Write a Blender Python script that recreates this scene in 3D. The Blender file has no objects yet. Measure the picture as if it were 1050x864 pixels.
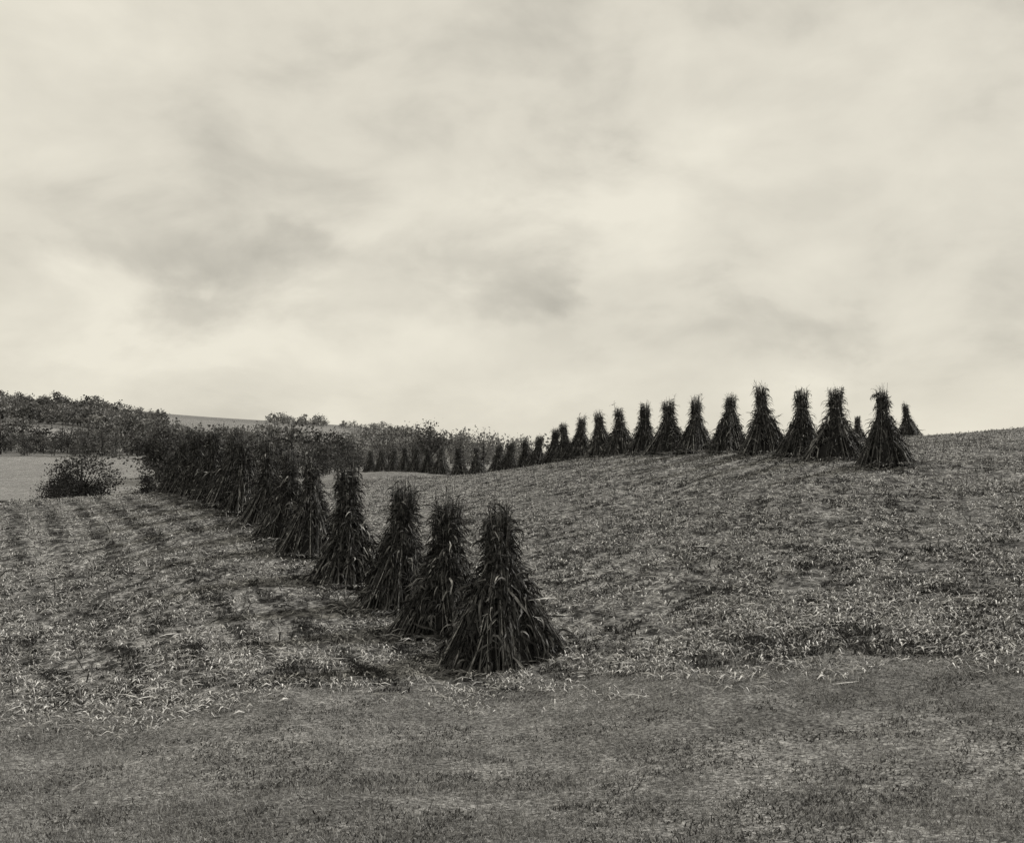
import bpy, math, numpy as np
rng = np.random.default_rng(7)
scene = bpy.context.scene
F = 1100.0; H = 472.0     # survey constants: focal in picture units, eye level

# ------------------------------------------------------------------ noise
def _hash(ix, iy, s):
    n = (ix.astype(np.int64)*374761393 + iy.astype(np.int64)*668265263 + s*982451653) & 0x7fffffff
    n = ((n ^ (n >> 13))*1274126177) & 0x7fffffff
    n = n ^ (n >> 16)
    return (n & 0xffff)/65535.0
def vnoise(x, y, s=0):
    ix = np.floor(x); iy = np.floor(y); fx = x-ix; fy = y-iy
    fx = fx*fx*(3-2*fx); fy = fy*fy*(3-2*fy)
    a=_hash(ix,iy,s); b=_hash(ix+1,iy,s); c=_hash(ix,iy+1,s); d=_hash(ix+1,iy+1,s)
    return (a*(1-fx)+b*fx)*(1-fy)+(c*(1-fx)+d*fx)*fy
def fbm(x, y, s=0, o=4):
    v=0; a=.5; t=0
    for i in range(o):
        v = v + a*vnoise(x*2**i, y*2**i, s+i*17); t+=a; a*=.5
    return v/t
def sstep(x,a,b):
    t=np.clip((x-a)/(b-a),0,1); return t*t*(3-2*t)

# ------------------------------------------------------------------ terrain
def rowA_D(x): return 8260.0/(x+25.0)
def rowB_D(x): return 19560.0/(x-225.0)
rowA = [(515,680,165),(455,650,143),(408,622,132),(360,598,124),(319,568,104),(296,550,94),(275,536,89),
        (252,525,82),(236,518,79),(220,512,75),(206,508,70),(194,506,60),(184,505,51),(176,505,44)]
rowB = [(908,475,83),(857,470,79),(822,466,74),(785,463,73),(747,462,63),(714,463,61),(686,465,59),(660,466,56),
        (637,467,53),(618,468,49),(595,470,47),(581,473,44),(567,478,42),(550,486,40),(540,488,38.5),(521,491,37),
        (511,491,35.5),(490,491,33.5),(472,490,31.5),(452,486,28),(440,485,27),(428,484,26),(415,483,25),(404,483,23),(392,483,22),(380,483,21)]
C = []
for x,y,h in rowA[:11]: C.append((x,y,rowA_D(x)))
for x,y,h in rowB: C.append((x,y,rowB_D(x)))
C += [(525,864,7),(525,765,10.2),(700,864,7),(700,752,9.8),(700,690,12),(700,650,15),(700,590,18.5),(700,520,27),(700,480,35),
 (950,864,6.8),(950,750,9.2),(950,672,12.2),(950,570,17.5),(950,505,24),(940,447,62),(950,455,45),(880,451,62),(1100,436,50),(1080,474,28),(1080,525,20),(1080,660,12),(1100,864,6.5),
 (525,600,20),(525,540,27),(525,505,38),(525,485,50),(528,476,57),
 (400,522,38),(400,500,50),(400,487,62),(400,485,80),(300,506,42),(300,502,55),(300,504,80),(300,495,150),
 (93,864,7.5),(300,864,7),(300,770,10),(93,712,13.75),(93,640,18),(93,580,23.5),(93,538,30),(93,513,38),(93,508,42),(93,530,60),(93,540,90),(93,516,125),(93,505,150),(93,485,220),(93,468,300),(93,449,450),(93,419,800),
 (-60,864,7.5),(-60,712,13.75),(-60,640,18),(-60,580,23.5),(-60,516,38),(-60,535,60),(-60,545,90),(-60,508,150),(-60,468,300),(-60,411,800),
 (200,525,70),(200,510,120),(200,498,150),(200,470,300),(200,452,500),(200,432,800),
 (300,476,300),(300,455,500),(300,434,900),(400,478,250),(400,460,500),(400,440,1000),
 (500,482,150),(500,476,300),(500,468,600),(500,460,1000),(600,490,80),(600,486,200),(600,478,600),(600,475,1500),
 (714,475,60),(714,490,100),(714,486,300),(714,476,1500),(820,463,50),(900,470,100),(900,482,300),(950,476,1500),(1100,470,120),(1100,478,500),(1100,476,1500),
 (-60,440,2500),(93,445,2500),(300,455,2500),(500,468,2500),(-60,468,5000),(400,468,5000),(800,472,5000),(1100,472,5000)]
C = np.array(C, float)
LS = 3.0
P = np.stack([C[:,0]/100, np.log(C[:,2])*LS],1); yv = C[:,1]-H
def U(r2): return np.where(r2>0, .5*r2*np.log(np.maximum(r2,1e-12)), 0)
n=len(P); d2=((P[:,None]-P[None])**2).sum(-1)
A=np.zeros((n+3,n+3)); A[:n,:n]=U(d2)+np.eye(n)*0.25; A[:n,n]=1; A[:n,n+1:]=P; A[n,:n]=1; A[n+1:,:n]=P.T
W=np.linalg.solve(A, np.r_[yv,0,0,0])
def gz(X, Y):
    X=np.asarray(X,float); Y=np.asarray(Y,float); shp=np.broadcast(X,Y).shape
    X=np.broadcast_to(X,shp).ravel(); Y=np.broadcast_to(Y,shp).ravel()
    D=np.clip(Y,7,4900); u=np.clip(X/D*F+525,-150,1150)/100; v=np.log(D)*LS
    out=np.empty(len(X))
    for s in range(0,len(X),20000):
        uu=u[s:s+20000]; vv=v[s:s+20000]
        r2=(uu[:,None]-P[:,0])**2+(vv[:,None]-P[:,1])**2
        out[s:s+20000]=U(r2)@W[:n]+W[n]+W[n+1]*uu+W[n+2]*vv
    Z=-out*D/F
    t=np.clip((7-Y)/7,0,1); Z=Z*(1-t)+(-1.75)*t
    Z=Z+ (fbm(X*.9,Y*.9,3,3)-.5)*.06*np.clip(30/np.maximum(Y,30),.2,1)
    fr=sstep(Y,14,15.5)*(1-sstep(Y,45,60))
    Z=Z+.03*fr*(rowphase(X,Y)-.5)*rowamt(X,Y)
    return Z.reshape(shp)
def W3(x, D, z=None):
    X=(x-525)/F*D
    return X, D, float(gz(X,D))
def bound(X):  # edge between grass headland and corn field
    return 13.3 + 0.02*np.minimum(X,0) - 0.20*np.maximum(X,0) + (fbm(X*.5,X*0+2,5,3)-.5)*1.3
dv=np.array([-.447,.894,0]); pv=np.array([.894,.447,0])      # planting row direction
def rowphase(X,D):   # 1 between the planted rows, 0 on them
    s=X*pv[0]+D*pv[1]+.5*(fbm(X*.35,D*.35,61,3)-.5); return np.abs(((s/.95)%1)-.5)*2
def rowamt(X,D):     # rows are trampled out on the hill side, patchy elsewhere
    return (1-.65*sstep(X+.5*(D-15.3),-1,4))*np.clip(2.0*fbm(X*.22,D*.22,77,3)-.15,0.15,1)

# ------------------------------------------------------------------ mesh helpers
def mesh_obj(name, V, Fq, tone=None, mats=(), smooth=False, extra=None):
    me=bpy.data.meshes.new(name)
    V=np.asarray(V,np.float32); Fq=np.asarray(Fq,np.int32); k=Fq.shape[1]
    me.vertices.add(len(V)); me.vertices.foreach_set('co',V.ravel())
    me.loops.add(Fq.size); me.loops.foreach_set('vertex_index',Fq.ravel())
    me.polygons.add(len(Fq)); me.polygons.foreach_set('loop_start',np.arange(0,Fq.size,k,dtype=np.int32))
    me.polygons.foreach_set('loop_total',np.full(len(Fq),k,np.int32))
    me.update(calc_edges=True)
    if tone is not None:
        a=me.attributes.new('tone','FLOAT','POINT'); a.data.foreach_set('value',np.asarray(tone,np.float32))
    if extra is not None:
        a=me.attributes.new('grassy','FLOAT','POINT'); a.data.foreach_set('value',np.asarray(extra,np.float32))
    if smooth: me.polygons.foreach_set('use_smooth',np.ones(len(Fq),bool))
    for m in mats: me.materials.append(m)
    me.validate()
    ob=bpy.data.objects.new(name,me); scene.collection.objects.link(ob)
    return ob
class Acc:
    def __init__(s): s.V=[];s.Q=[];s.T=[];s.n=0
    def add(s,V,Q,T):
        s.V.append(V); s.Q.append(Q+s.n); s.T.append(T); s.n+=len(V)
    def ribbons(s, pts, side, tone):
        N,K,_=pts.shape
        V=np.stack([pts-side,pts+side],2).reshape(-1,3)
        b=(np.arange(N)*K*2)[:,None]+(np.arange(K-1)*2)[None]
        Q=np.stack([b,b+1,b+3,b+2],-1).reshape(-1,4)
        s.add(V,Q,np.repeat(tone,K*2))
    def tubes(s, pts, rad, tone, sides=4):
        N,K,_=pts.shape
        d=pts[:,-1]-pts[:,0]; d/=np.linalg.norm(d,axis=1,keepdims=True)+1e-9
        ref=np.where(np.abs(d[:,2:3])>.9,np.array([[1,0,0.]]),np.array([[0,0,1.]]))
        a=np.cross(d,ref); a/=np.linalg.norm(a,axis=1,keepdims=True); b=np.cross(d,a)
        an=np.arange(sides)*2*math.pi/sides
        ring=a[:,None]*np.cos(an)[None,:,None]+b[:,None]*np.sin(an)[None,:,None]
        V=(pts[:,:,None]+ring[:,None]*rad[:,:,None,None]).reshape(-1,3)
        base=(np.arange(N)*K*sides)[:,None,None]+(np.arange(K-1)*sides)[None,:,None]
        j=np.arange(sides)[None,None]; j2=(j+1)%sides
        Q=np.stack([base+j,base+j2,base+j2+sides,base+j+sides],-1).reshape(-1,4)
        s.add(V,Q,np.repeat(tone,K*sides))
    def obj(s,name,mats):
        return mesh_obj(name,np.concatenate(s.V),np.concatenate(s.Q),np.concatenate(s.T),mats)
def norm(v): return v/(np.linalg.norm(v,axis=-1,keepdims=True)+1e-9)

# ------------------------------------------------------------------ materials
TINT=(1.0,0.99,0.975,1)
def mat(name, noise_scale=6, lo=.75, hi=1.25, rough=.85, stretch=(1,1,1), transl=0.0):
    m=bpy.data.materials.new(name); m.use_nodes=True; nt=m.node_tree; N=nt.nodes; L=nt.links
    b=N['Principled BSDF']; b.inputs['Roughness'].default_value=rough
    b.inputs['Specular IOR Level'].default_value=.22
    at=N.new('ShaderNodeAttribute'); at.attribute_name='tone'
    tc=N.new('ShaderNodeTexCoord'); mp=N.new('ShaderNodeMapping'); mp.inputs['Scale'].default_value=stretch
    L.new(tc.outputs['Object'],mp.inputs['Vector'])
    nz=N.new('ShaderNodeTexNoise'); nz.inputs['Scale'].default_value=noise_scale; nz.inputs['Detail'].default_value=4
    L.new(mp.outputs[0],nz.inputs['Vector'])
    mr=N.new('ShaderNodeMapRange'); mr.inputs['From Min'].default_value=.3; mr.inputs['From Max'].default_value=.7
    mr.inputs['To Min'].default_value=lo; mr.inputs['To Max'].default_value=hi
    L.new(nz.outputs['Fac'],mr.inputs['Value'])
    mu=N.new('ShaderNodeMath'); mu.operation='MULTIPLY'; L.new(at.outputs['Fac'],mu.inputs[0]); L.new(mr.outputs[0],mu.inputs[1])
    mx=N.new('ShaderNodeMix'); mx.data_type='RGBA'; mx.blend_type='MULTIPLY'; mx.inputs['Factor'].default_value=1
    L.new(mu.outputs[0],mx.inputs['A']); mx.inputs['B'].default_value=TINT
    L.new(mx.outputs['Result'],b.inputs['Base Color'])
    if transl>0:
        t=N.new('ShaderNodeBsdfTranslucent'); L.new(mx.outputs['Result'],t.inputs['Color'])
        ms=N.new('ShaderNodeMixShader'); ms.inputs[0].default_value=transl
        L.new(b.outputs[0],ms.inputs[1]); L.new(t.outputs[0],ms.inputs[2]); L.new(ms.outputs[0],N['Material Output'].inputs['Surface'])
    return m
m_corn=mat('dry_corn_leaf',9,.4,1.55,.65,transl=.08)
m_litter=mat('corn_litter',10,.7,1.3,.8,transl=.1)
m_grass=mat('grass_blade',5,.8,1.2,.8,transl=.2)
m_leaf=mat('tree_foliage',.8,.7,1.3,.9,transl=.15)

mg=bpy.data.materials.new('field_soil'); mg.use_nodes=True; nt=mg.node_tree; N=nt.nodes; L=nt.links
b=N['Principled BSDF']; b.inputs['Roughness'].default_value=.95; b.inputs['Specular IOR Level'].default_value=.1
at=N.new('ShaderNodeAttribute'); at.attribute_name='tone'
ag=N.new('ShaderNodeAttribute'); ag.attribute_name='grassy'
tc=N.new('ShaderNodeTexCoord'); mp=N.new('ShaderNodeMapping'); mp.inputs['Rotation'].default_value=(0,0,math.radians(-26)) 
mp.inputs['Scale'].default_value=(1,.5,1)
L.new(tc.outputs['Object'],mp.inputs['Vector'])
def nz(scale,det,vec):
    q=N.new('ShaderNodeTexNoise'); q.inputs['Scale'].default_value=scale; q.inputs['Detail'].default_value=det; q.inputs['Roughness'].default_value=.65
    L.new(vec,q.inputs['Vector']); return q
def mr(src,a,b_,c,d):
    q=N.new('ShaderNodeMapRange'); q.inputs['From Min'].default_value=a; q.inputs['From Max'].default_value=b_; q.inputs['To Min'].default_value=c; q.inputs['To Max'].default_value=d
    L.new(src,q.inputs['Value']); return q
def mm(a,b_,op='MULTIPLY'):
    q=N.new('ShaderNodeMath'); q.operation=op; L.new(a,q.inputs[0]); L.new(b_,q.inputs[1]); return q
n1=nz(2.2,6,mp.outputs[0]); n2=nz(14,6,tc.outputs['Object']); n3=nz(.35,3,mp.outputs[0]); n4=nz(5,5,mp.outputs[0]); n5=nz(30,6,tc.outputs['Object'])
f1=mm(mr(n1.outputs['Fac'],.35,.65,.55,1.4).outputs[0], mr(n2.outputs['Fac'],.37,.63,.2,1.8).outputs[0])
f1=mm(f1.outputs[0], mr(n4.outputs['Fac'],.40,.60,.25,1.6).outputs[0])
f2=mm(mr(n2.outputs['Fac'],.35,.65,.5,1.45).outputs[0], mr(n5.outputs['Fac'],.38,.62,.3,1.7).outputs[0])
f2=mm(f2.outputs[0], mr(n1.outputs['Fac'],.38,.62,.72,1.25).outputs[0])
fm=N.new('ShaderNodeMix'); fm.data_type='FLOAT'; L.new(ag.outputs['Fac'],fm.inputs['Factor']); L.new(f1.outputs[0],fm.inputs['A']); L.new(f2.outputs[0],fm.inputs['B'])
f=mm(fm.outputs['Result'], mr(n3.outputs['Fac'],.3,.7,.82,1.18).outputs[0])
f=mm(f.outputs[0], at.outputs['Fac'])
mx=N.new('ShaderNodeMix'); mx.data_type='RGBA'; mx.blend_type='MULTIPLY'; mx.inputs['Factor'].default_value=1
L.new(f.outputs[0],mx.inputs['A']); mx.inputs['B'].default_value=TINT; L.new(mx.outputs['Result'],b.inputs['Base Color'])
hs=mm(n4.outputs['Fac'],n2.outputs['Fac'],'ADD')
bp=N.new('ShaderNodeBump'); bp.inputs['Distance'].default_value=.14
bs=mr(ag.outputs['Fac'],0,1,1,.5); L.new(bs.outputs[0],bp.inputs['Strength'])
L.new(hs.outputs[0],bp.inputs['Height']); L.new(bp.outputs[0],b.inputs['Normal'])

# ------------------------------------------------------------------ ground sheet
NC=560
Dn=np.r_[np.linspace(-4,6,24)[:-1], np.exp(np.linspace(math.log(6),math.log(60),480)[:-1]), np.exp(np.linspace(math.log(60),math.log(4900),258))]
NR=len(Dn)
tn=np.linspace(-1.1,1.1,NC)
YY=np.repeat(Dn[:,None],NC,1); XX=tn[None]*(np.maximum(YY,0)+8)
ZZ=gz(XX,YY)
px=XX/np.maximum(YY,7)*F+525
tone=.215*(.6+.8*fbm(XX*.12,YY*.12,21,4))*(.85+.3*fbm(XX*1.1,YY*.4,23,3))
rp_=rowphase(XX,YY); tone=tone*(1-.45*sstep(rp_,.35,.8)*(1-sstep(YY,40,60))*rowamt(XX,YY))
g_t=.18*(.5+1.0*fbm(XX*.45,YY*.9,33,5))
gb=sstep(bound(XX)-YY,-.9,.9); tone=tone*(1-gb)+g_t*gb
far=YY>70
tone=np.where(far&(px>560),.12,tone)
val=(YY>125)&(YY<305)&(px<560)
tone=np.where(val,.20+.06*fbm(XX*.05,YY*.05,8),tone)
hill=(YY>=305)
parc=_hash(np.floor((XX+.3*YY+30*fbm(XX*.01,YY*.01,3))/130),np.floor((YY)/170),5)
tone=np.where(hill,.12+.16*parc,tone)
grassy=np.where(YY>100,.7,gb)
idx=np.arange(NR*NC).reshape(NR,NC)
Q=np.stack([idx[:-1,:-1],idx[:-1,1:],idx[1:,1:],idx[1:,:-1]],-1).reshape(-1,4)
mesh_obj('ground',np.stack([XX,YY,ZZ],-1).reshape(-1,3),Q,tone.ravel(),[mg],True,grassy.ravel())

# ------------------------------------------------------------------ corn shocks
def shock_mesh(name, seed, detail=1.0):
    r=np.random.default_rng(seed); A=Acc()
    R=r.uniform(.74,.90); HT=1.60+r.uniform(-.20,.15); RT=r.uniform(.125,.175); pw=r.uniform(1.05,1.4)
    tl=r.normal(0,.10,2)     # the tied head leans a little
    def shear(V):
        t=np.clip(V[...,2]/2.3,0,1.1)**1.6; V=V.copy(); V[...,0]+=tl[0]*t; V[...,1]+=tl[1]*t; return V
    def prof(f): return R*((1-f)**pw)+RT*f
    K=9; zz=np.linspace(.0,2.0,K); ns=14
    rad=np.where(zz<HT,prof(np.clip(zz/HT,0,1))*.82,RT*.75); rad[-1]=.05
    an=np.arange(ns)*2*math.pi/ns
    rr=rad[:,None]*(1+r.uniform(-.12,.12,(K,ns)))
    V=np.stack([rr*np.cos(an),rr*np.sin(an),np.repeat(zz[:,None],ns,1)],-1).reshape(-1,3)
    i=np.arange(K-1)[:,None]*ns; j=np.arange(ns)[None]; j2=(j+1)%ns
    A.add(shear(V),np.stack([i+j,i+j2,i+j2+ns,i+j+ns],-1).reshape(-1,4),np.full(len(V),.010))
    NS=int(190*detail); a=r.uniform(0,2*math.pi,NS); q=np.sqrt(r.uniform(.5,1.18,NS)); top=r.uniform(1.75,2.28,NS)
    tall=r.random(NS)<.14; top[tall]+=r.uniform(.05,.26,tall.sum())
    a=a+.16*np.sin(a*7+r.uniform(0,6))+.1*np.sin(a*11)
    q=q*(1+.10*np.sin(a*3+r.uniform(0,6))+.08*np.sin(a*5+r.uniform(0,6)))
    a2=a+r.normal(0,.22,NS); rt=RT*np.sqrt(r.uniform(.3,1.,NS)); rf=rt*1.05+r.uniform(-.06,.10,NS)
    def stalk(t,k=slice(None)):
        z=t*top[k]; f1=np.clip(z/HT,0,1); rad=q[k]*R*(1-f1)**pw+rt[k]*f1
        rad=np.where(z>HT, rt[k]+(rf[k]-rt[k])*(z-HT)/(top[k]-HT+1e-6), rad)
        aa=a[k]+(a2[k]-a[k])*f1
        return np.stack([rad*np.cos(aa),rad*np.sin(aa),z-.03],-1)
    ts=np.linspace(0,1,8); pts=np.stack([stalk(np.full(NS,t)) for t in ts],1)
    A.tubes(shear(pts),np.linspace(.014,.004,8)[None]*np.ones((NS,1)),np.clip(np.exp(r.normal(math.log(.08),.85,NS)),.012,.45),3)
    def leaves(NL,tlo,thi,out,up,g,lmin,lmax,wmul=1.,tm=.06,sd_=.42):
        k=r.integers(0,NS,NL); t=r.uniform(tlo,thi,NL); p=stalk(t,k)
        od=norm(p*np.array([1,1,0])+r.normal(0,.03,(NL,3))*np.array([1,1,0]))
        d=norm(od*out+np.array([0,0,1.])*up+r.normal(0,sd_,(NL,3)))
        Ln=r.uniform(lmin,lmax,NL); K=6; pts=[p]; sd=[]
        wid=r.uniform(.006,.020,NL)*wmul
        prf=[.6,1,1,.85,.5,.06]; tw=r.normal(0,.8,NL); ph=r.uniform(0,6.28,NL)
        for q_ in range(K):
            s=norm(np.cross(d,od+np.array([0,0,.3]))); u=np.cross(s,d)
            c=np.cos(ph+tw*q_)[:,None]; sn=np.sin(ph+tw*q_)[:,None]
            sd.append((s*c+u*sn)*(wid*prf[q_])[:,None])
            if q_<K-1:
                p=p+d*(Ln/(K-1))[:,None]
                p[:,2]=np.maximum(p[:,2],.01+.03*r.random(NL))
                pts.append(p)
                d=norm(d+np.array([0,0,-1.])*g*r.uniform(.3,1.3,(NL,1))+r.normal(0,.26,(NL,3)))
        tone=np.exp(r.normal(math.log(tm),1.1,NL)); tone=np.clip(tone,.008,.5)
        A.ribbons(shear(np.stack(pts,1)),np.stack(sd,1),tone)
    leaves(int(700*detail),.05,.62,.28,.15,.95,.2,.5,1,.034,.45)
    leaves(int(520*detail),.08,.58,.20,-.9,.12,.2,.6,1.0,.050,.40)
    leaves(int(300*detail),.58,.80,.20,-.2,.5,.2,.42,.8,.030,.4)
    leaves(int(260*detail),.80,.97,.30,.5,.7,.14,.34,.8,.030,.5)
    leaves(int(80*detail),.9,1.0,.35,1.2,.15,.10,.26,.5,.04,.5)
    an=np.linspace(0,2*math.pi,17)
    tw=np.stack([(RT+.03)*np.cos(an),(RT+.03)*np.sin(an),HT+.02*np.sin(3*an)],-1)[None]
    A.ribbons(shear(tw),np.tile(np.array([0,0,.012]),(1,17,1)),np.array([.12]))
    NL=int(220*detail); aa=r.uniform(0,6.28,NL); q2=R*r.uniform(.85,1.45,NL)
    p=np.stack([q2*np.cos(aa),q2*np.sin(aa),r.uniform(.0,.05,NL)],-1); dd=norm(np.stack([np.cos(aa+r.normal(0,.8,NL)),np.sin(aa+r.normal(0,.8,NL)),r.uniform(-.1,.15,NL)],-1))
    Ln=r.uniform(.1,.4,NL)[:,None]; mid=p+dd*Ln*.5+np.array([0,0,.04]); end=p+dd*Ln
    s=norm(np.cross(dd,np.array([0,0,1.])+r.normal(0,.4,(NL,3))))*r.uniform(.008,.018,(NL,1))
    A.ribbons(np.stack([p,mid,end],1),np.stack([s*.7,s,s*.2],1),np.clip(np.exp(r.normal(math.log(.11),.7,NL)),.02,.35))
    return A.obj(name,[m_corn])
def place_shock(x,y,D,hpx,ob):
    X,Y,Z=W3(x,D); hm=hpx*D/F
    s=hm/2.36; ob.location=(X,Y,Z-.02)
    ob.scale=(s*rng.uniform(.92,1.1),s*rng.uniform(.92,1.1),s)
    ob.rotation_euler=(rng.normal(0,.025),rng.normal(0,.035),rng.uniform(0,6.28))
def copy_obj(src):
    o=bpy.data.objects.new('corn_shock',src.data); scene.collection.objects.link(o); return o
near=[]
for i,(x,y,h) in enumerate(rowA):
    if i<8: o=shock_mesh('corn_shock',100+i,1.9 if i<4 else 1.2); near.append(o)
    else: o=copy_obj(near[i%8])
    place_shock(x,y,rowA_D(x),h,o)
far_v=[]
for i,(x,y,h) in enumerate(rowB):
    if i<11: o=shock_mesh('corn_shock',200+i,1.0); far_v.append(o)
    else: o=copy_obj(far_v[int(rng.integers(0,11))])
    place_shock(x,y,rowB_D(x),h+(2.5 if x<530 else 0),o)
for x,D,h in [(932,64,37),(880,70,32)]:
    o=copy_obj(far_v[int(rng.integers(0,6))]); place_shock(x,0,D,h,o)

# ------------------------------------------------------------------ corn stubble and litter on the field
def sampleXY(nn,d0,d1,pw=1.0,lim=.56):
    u=rng.random(nn)
    D=np.exp(math.log(d0)+u*(math.log(d1)-math.log(d0))) if pw==1 else (d0**(1/pw)+u*(d1**(1/pw)-d0**(1/pw)))**pw
    X=rng.uniform(-lim,lim,nn)*(D+1.5); return X,D
def lit(acc,nn,d0,d1,lmin,lmax,wmin,wmax,arch,tmu,tsd,mask,K=4,pw=1.0):
    X,D=sampleXY(nn,d0,d1,pw); k=mask(X,D); X=X[k];D=D[k]; n_=len(X)
    Z=gz(X,D); a=rng.uniform(0,6.28,n_); L_=rng.uniform(lmin,lmax,n_)
    d=np.stack([np.cos(a),np.sin(a),rng.normal(0,.08,n_)],-1); side=np.stack([-np.sin(a),np.cos(a),rng.normal(0,.5,n_)],-1)
    side=norm(side)*rng.uniform(wmin,wmax,(n_,1)); p0=np.stack([X,D,Z+.005+.02*rng.random(n_)],-1); ar=rng.uniform(0,arch,n_)
    pts=[];sd=[]
    for q in range(K):
        t=q/(K-1); pts.append(p0+d*(L_*t)[:,None]+np.array([0,0,1.])*(ar*4*t*(1-t))[:,None]); sd.append(side*(1-.8*abs(2*t-1)**2))
    acc.ribbons(np.stack(pts,1),np.stack(sd,1),np.clip(np.exp(rng.normal(math.log(tmu),tsd,n_)),.015,.6))
def field(X,D):
    return (D>bound(X)-1.8*rng.random(len(X))**2)&(rng.random(len(X))<(.10+1.2*np.clip((fbm(X*1.6,D*1.2,44,3)-.38)*3.6,0,1))*(1-.8*sstep(rowphase(X,D),.3,.8)*rowamt(X,D)))
A=Acc()
lit(A,330000,11,60,.05,.17,.005,.012,.05,.27,.7,field,3)
lit(A,22000,11,55,.2,.45,.004,.008,.04,.28,.5,field)
A.obj('corn_litter',[m_litter])
A=Acc()
ss,tt=np.meshgrid(np.arange(-40,60,.95),np.arange(5,75,.38)); ss=ss.ravel()+rng.normal(0,.08,ss.size); tt=tt.ravel()+rng.normal(0,.1,tt.size)
B=dv[None]*tt[:,None]+pv[None]*(ss[:,None]+.475); k=(B[:,1]>bound(B[:,0]))&(np.abs(B[:,0])<.6*(B[:,1]+2))&(B[:,1]<60)
B=B[k]; B[:,2]=gz(B[:,0],B[:,1])-.01; n_=len(B)
T=B+np.stack([rng.normal(0,.05,n_),rng.normal(0,.05,n_),rng.uniform(.05,.16,n_)],-1)
A.tubes(np.stack([B,T],1),np.full((n_,2),.012),np.clip(np.exp(rng.normal(math.log(.16),.6,n_)),.03,.45),4)
A.obj('corn_stubble',[m_litter])
def tufts(name,cn,d0,d1,mask,bl,hmin,hmax,spread,tmu,w,m,pw=1.0,tsd=.4):
    X,D=sampleXY(cn,d0,d1,pw); k=mask(X,D); X=X[k];D=D[k]
    n_=len(X)*bl; sz=np.repeat(rng.uniform(.5,1.3,len(X)),bl)
    X=np.repeat(X,bl)+rng.normal(0,spread,n_)*sz; D=np.repeat(D,bl)+rng.normal(0,spread*.7,n_)*sz
    Z=gz(X,D); h=rng.uniform(hmin,hmax,n_)*sz; p=np.stack([X,D,Z-.01],-1)
    d=norm(np.stack([rng.normal(0,.5,n_),rng.normal(0,.5,n_),np.ones(n_)],-1)); bend=np.stack([rng.normal(0,.5,n_),rng.normal(0,.5,n_),-.3*np.ones(n_)],-1)
    p1=p+d*(h*.5)[:,None]; p2=p1+norm(d+bend)*(h*.5)[:,None]
    a=rng.uniform(0,6.28,n_); s=np.stack([np.cos(a),np.sin(a),0*a],-1)*(w*rng.uniform(.6,1.3,n_))[:,None]
    A=Acc(); A.ribbons(np.stack([p,p1,p2],1),np.stack([s,s*.8,s*.1],1),np.clip(np.exp(rng.normal(math.log(tmu),tsd,n_)),.01,.4))
    return A.obj(name,[m])
def rowmask(X,D):
    ra=rowamt(X,D)
    return (D>bound(X)-.3)&(rng.random(len(X))<(1-ra*(rowphase(X,D)<.6))*np.clip((fbm(X*1.4,D*.9,71,4)-.38)*4.5,0.03,1)*.9)
tufts('weed_tufts',46000,12,60,rowmask,11,.03,.10,.06,.035,.010,m_grass)
tufts('headland_grass',90000,5.5,16,lambda X,D:(D<bound(X)+2.4*rng.random(len(X))**2)&(rng.random(len(X))<.15+1.5*np.clip(fbm(X*1.3,D*1.6,90,4)-.25,0,1)),7,.018,.06,.06,.21,.0032,m_grass,1.0,.7)
tufts('weeds',9000,5.5,16,lambda X,D:(D<bound(X)+1)&(fbm(X*1.5,D*1.8,95,4)>.50),12,.02,.05,.07,.055,.007,m_grass)

# ------------------------------------------------------------------ trees
def tree(acc,X,Y,Z,h,w,nleaf,ls,r,tmu=.05,base=.2,nc=16):
    lean=r.normal(0,.03,2)*h; tp=np.array([[[X,Y,Z-.3],[X+lean[0]*.5,Y+lean[1]*.5,Z+h*.4],[X+lean[0],Y+lean[1],Z+h*.85]]])
    acc.tubes(tp,np.array([[.030,.020,.005]])*h*.8,np.array([.035]),6)
    cc=r.normal(0,1,(nc,3)); cc=norm(cc)*(r.random((nc,1))**.4)
    tz=base+(1-base)*(.5+.5*cc[:,2]*.86)
    wz=np.sin(np.clip((tz-base)/(1-base)*.85+.15,0,1)*math.pi)**.5
    c=np.stack([X+cc[:,0]*w*.46*wz,Y+cc[:,1]*w*.46*wz,Z+h*tz*.95],-1)
    st=np.stack([np.full(nc,X),np.full(nc,Y),Z+h*r.uniform(.15,.45,nc)],-1)
    acc.tubes(np.stack([st,(st+c)/2+np.array([0,0,-.02*h]),c],1),np.array([[.010,.007,.002]])*h*np.ones((nc,1)),np.full(nc,.035),4)
    k=r.integers(0,nc,nleaf); off=r.normal(0,1,(nleaf,3))*np.array([w*.10,w*.10,h*.07])
    p=c[k]+off; a=norm(r.normal(0,1,(nleaf,3))); bb=norm(np.cross(a,r.normal(0,1,(nleaf,3))))
    L_=ls*r.uniform(.5,1.3,(nleaf,1)); ct=np.exp(r.normal(0,.4,nc))
    pts=np.stack([p-a*L_*.5,p,p+a*L_*.5],1); sd=np.stack([bb*L_*.1,bb*L_*.36,bb*L_*.1],1)
    acc.ribbons(pts,sd,np.clip(tmu*ct[k]*np.exp(r.normal(0,.3,nleaf)),.01,.4))
r=np.random.default_rng(5)
def band(name,specs):
    A=Acc()
    for (x0,x1,D0,D1,cnt,hm,nl,ls,tm,base) in specs:
        for i in range(cnt):
            D=r.uniform(D0,D1); x=r.uniform(x0,x1); X=(x-525)/F*D; h=hm*np.clip(r.lognormal(-.1,.36),.4,1.7)
            tree(A,X,D,float(gz(X,D))-.05*h,h,h*r.uniform(.8,1.4),nl,ls*h/8,r,tm*r.uniform(.65,1.45),base,10)
    A.obj(name,[m_leaf])
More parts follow.
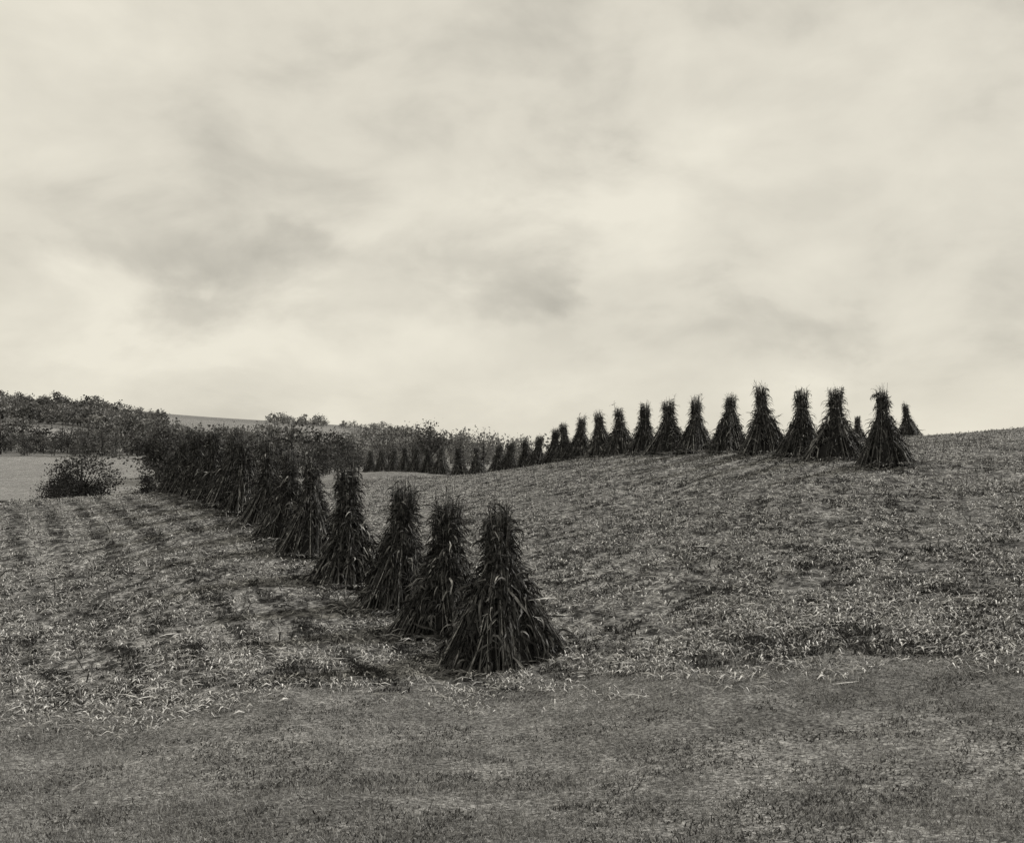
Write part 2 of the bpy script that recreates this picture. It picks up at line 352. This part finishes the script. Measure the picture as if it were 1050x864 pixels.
band('woodland',[(-80,185,300,340,80,7.6,460,.48,.075,.0),(-80,360,315,400,100,7.6,420,.48,.10,.0),(160,370,150,210,46,6.2,800,.38,.06,.02),
                 (350,560,240,310,80,6.6,560,.40,.14,.0)])
band('hillside_woods',[(-90,165,540,760,430,8,180,.85,.12,.0),(-90,115,740,800,80,6,150,.85,.13,.0),(150,200,480,600,30,7,160,.9,.12,.0),(275,335,830,930,55,7,120,.9,.17,.0),(350,430,830,930,50,6,120,.9,.17,.0),(400,620,420,700,140,9,150,.8,.17,.0),(150,420,420,470,110,7.5,170,.7,.13,.0)])  # distant trees given paler tones: aerial haze put into the leaf colour
def one(name,x,D,h,w,nl,ls,tm=.04,base=.1,nc=20):
    A=Acc(); X,Y,Z=W3(x,D); tree(A,X,Y,Z,h,w,nl,ls,r,tm,base,nc); A.obj(name,[m_leaf])
one('deciduous_tree',441,200,9.6,8,3000,.32,.07,.15,30)
one('deciduous_tree',167,140,9.8,5.4,2800,.30,.045,.2,26)
one('deciduous_tree',195,145,8.6,7,2400,.30,.045,.1,26)
one('deciduous_tree',350,230,7.6,8,2000,.36,.08,.1,24)
one('shrub',84,56,3.4,4.0,9000,.10,.03,.0,40)
one('shrub',66,62,2.6,3.4,5000,.10,.035,.0,26)
one('shrub',152,60,2.2,1.9,2600,.10,.035,.0)

# ------------------------------------------------------------------ light and sky
az=math.radians(62); el=math.radians(33)   # sun to the right and beyond, veiled by thin cloud
sd=np.array([math.sin(az)*math.cos(el),math.cos(az)*math.cos(el),math.sin(el)])
from mathutils import Vector
sun=bpy.data.lights.new('sun','SUN'); sun.energy=3.6; sun.angle=math.radians(3); sun.color=(1,.965,.90)
so=bpy.data.objects.new('sun',sun); scene.collection.objects.link(so)
so.rotation_euler=Vector(sd).to_track_quat('Z','Y').to_euler()
w=bpy.data.worlds.new('World'); scene.world=w; w.use_nodes=True; nt=w.node_tree; N=nt.nodes; L=nt.links
bg=N['Background']; bg.inputs['Strength'].default_value=.1
sk=N.new('ShaderNodeTexSky'); sk.sky_type='NISHITA'; sk.sun_disc=False; sk.sun_elevation=el; sk.sun_rotation=az
tc=N.new('ShaderNodeTexCoord')
mp=N.new('ShaderNodeMapping'); mp.inputs['Scale'].default_value=(1,1,1.8); mp.inputs['Location'].default_value=(.35,.1,.2); L.new(tc.outputs['Generated'],mp.inputs['Vector'])
a1=nz(3.4,4,mp.outputs[0]); a1.inputs['Roughness'].default_value=.5; a1.inputs['Distortion'].default_value=.25
a2=nz(7,9,mp.outputs[0]); a2.inputs['Roughness'].default_value=.54; a2.inputs['Distortion'].default_value=.25
base=mm(mr(a1.outputs['Fac'],.3,.7,-.37,.37).outputs[0], mr(a2.outputs['Fac'],.3,.7,-.48,.48).outputs[0],'ADD')
wrp=N.new('ShaderNodeVectorMath'); wrp.operation='MULTIPLY_ADD'
sub=N.new('ShaderNodeVectorMath'); sub.operation='SUBTRACT'; L.new(a2.outputs['Color'],sub.inputs[0]); sub.inputs[1].default_value=(.5,.5,.5)
L.new(sub.outputs[0],wrp.inputs[0]); wrp.inputs[1].default_value=(.30,.30,.30); L.new(tc.outputs['Generated'],wrp.inputs[2])
cur=base
for (x,y,rx,rz,amt) in [(130,250,.17,.055,-.5),(340,280,.13,.045,-.38),(520,225,.09,.055,-.55),(600,245,.08,.03,-.3),(310,350,.16,.06,.4),(120,335,.1,.035,.2),
                        (740,200,.2,.08,.35),(800,335,.2,.03,-.35),(600,330,.12,.04,.25),(950,270,.12,.05,-.2),(420,205,.09,.03,.3),(300,120,.2,.05,-.15)]:
    d=norm(np.array([(x-525)/F,1,(H-y)/F]))
    s=N.new('ShaderNodeVectorMath'); s.operation='SUBTRACT'; L.new(wrp.outputs[0],s.inputs[0]); s.inputs[1].default_value=tuple(d)
    sc=N.new('ShaderNodeVectorMath'); sc.operation='MULTIPLY'; L.new(s.outputs[0],sc.inputs[0]); sc.inputs[1].default_value=(1/rx,1/rx,1/rz)
    ln=N.new('ShaderNodeVectorMath'); ln.operation='LENGTH'; L.new(sc.outputs[0],ln.inputs[0])
    q=mr(ln.outputs['Value'],0,1.6,amt,0); q.interpolation_type='SMOOTHSTEP'
    cur=mm(cur.outputs[0],q.outputs[0],'ADD')
v=mr(cur.outputs[0],-.95,.65,0,1)
rp=N.new('ShaderNodeValToRGB'); L.new(v.outputs[0],rp.inputs[0])
rp.color_ramp.elements[0].color=(4.95,4.68,4.0,1); rp.color_ramp.elements[1].color=(8.5,8.05,6.85,1)
e=rp.color_ramp.elements.new(.5); e.color=(7.15,6.75,5.75,1)
mix=N.new('ShaderNodeMix'); mix.data_type='RGBA'; mix.inputs['Factor'].default_value=.97
L.new(sk.outputs[0],mix.inputs['A']); L.new(rp.outputs[0],mix.inputs['B']); L.new(mix.outputs['Result'],bg.inputs['Color'])

# ------------------------------------------------------------------ camera
cam=bpy.data.cameras.new('camera'); co=bpy.data.objects.new('camera',cam); scene.collection.objects.link(co)
co.location=(0,0,0); co.rotation_euler=(math.radians(90),0,0)
cam.sensor_width=36; cam.lens=F/1050*36; cam.shift_y=(H-432)/1050; cam.clip_start=.1; cam.clip_end=12000
scene.camera=co
scene.view_settings.view_transform='Standard'; scene.view_settings.look='None'; scene.view_settings.exposure=0
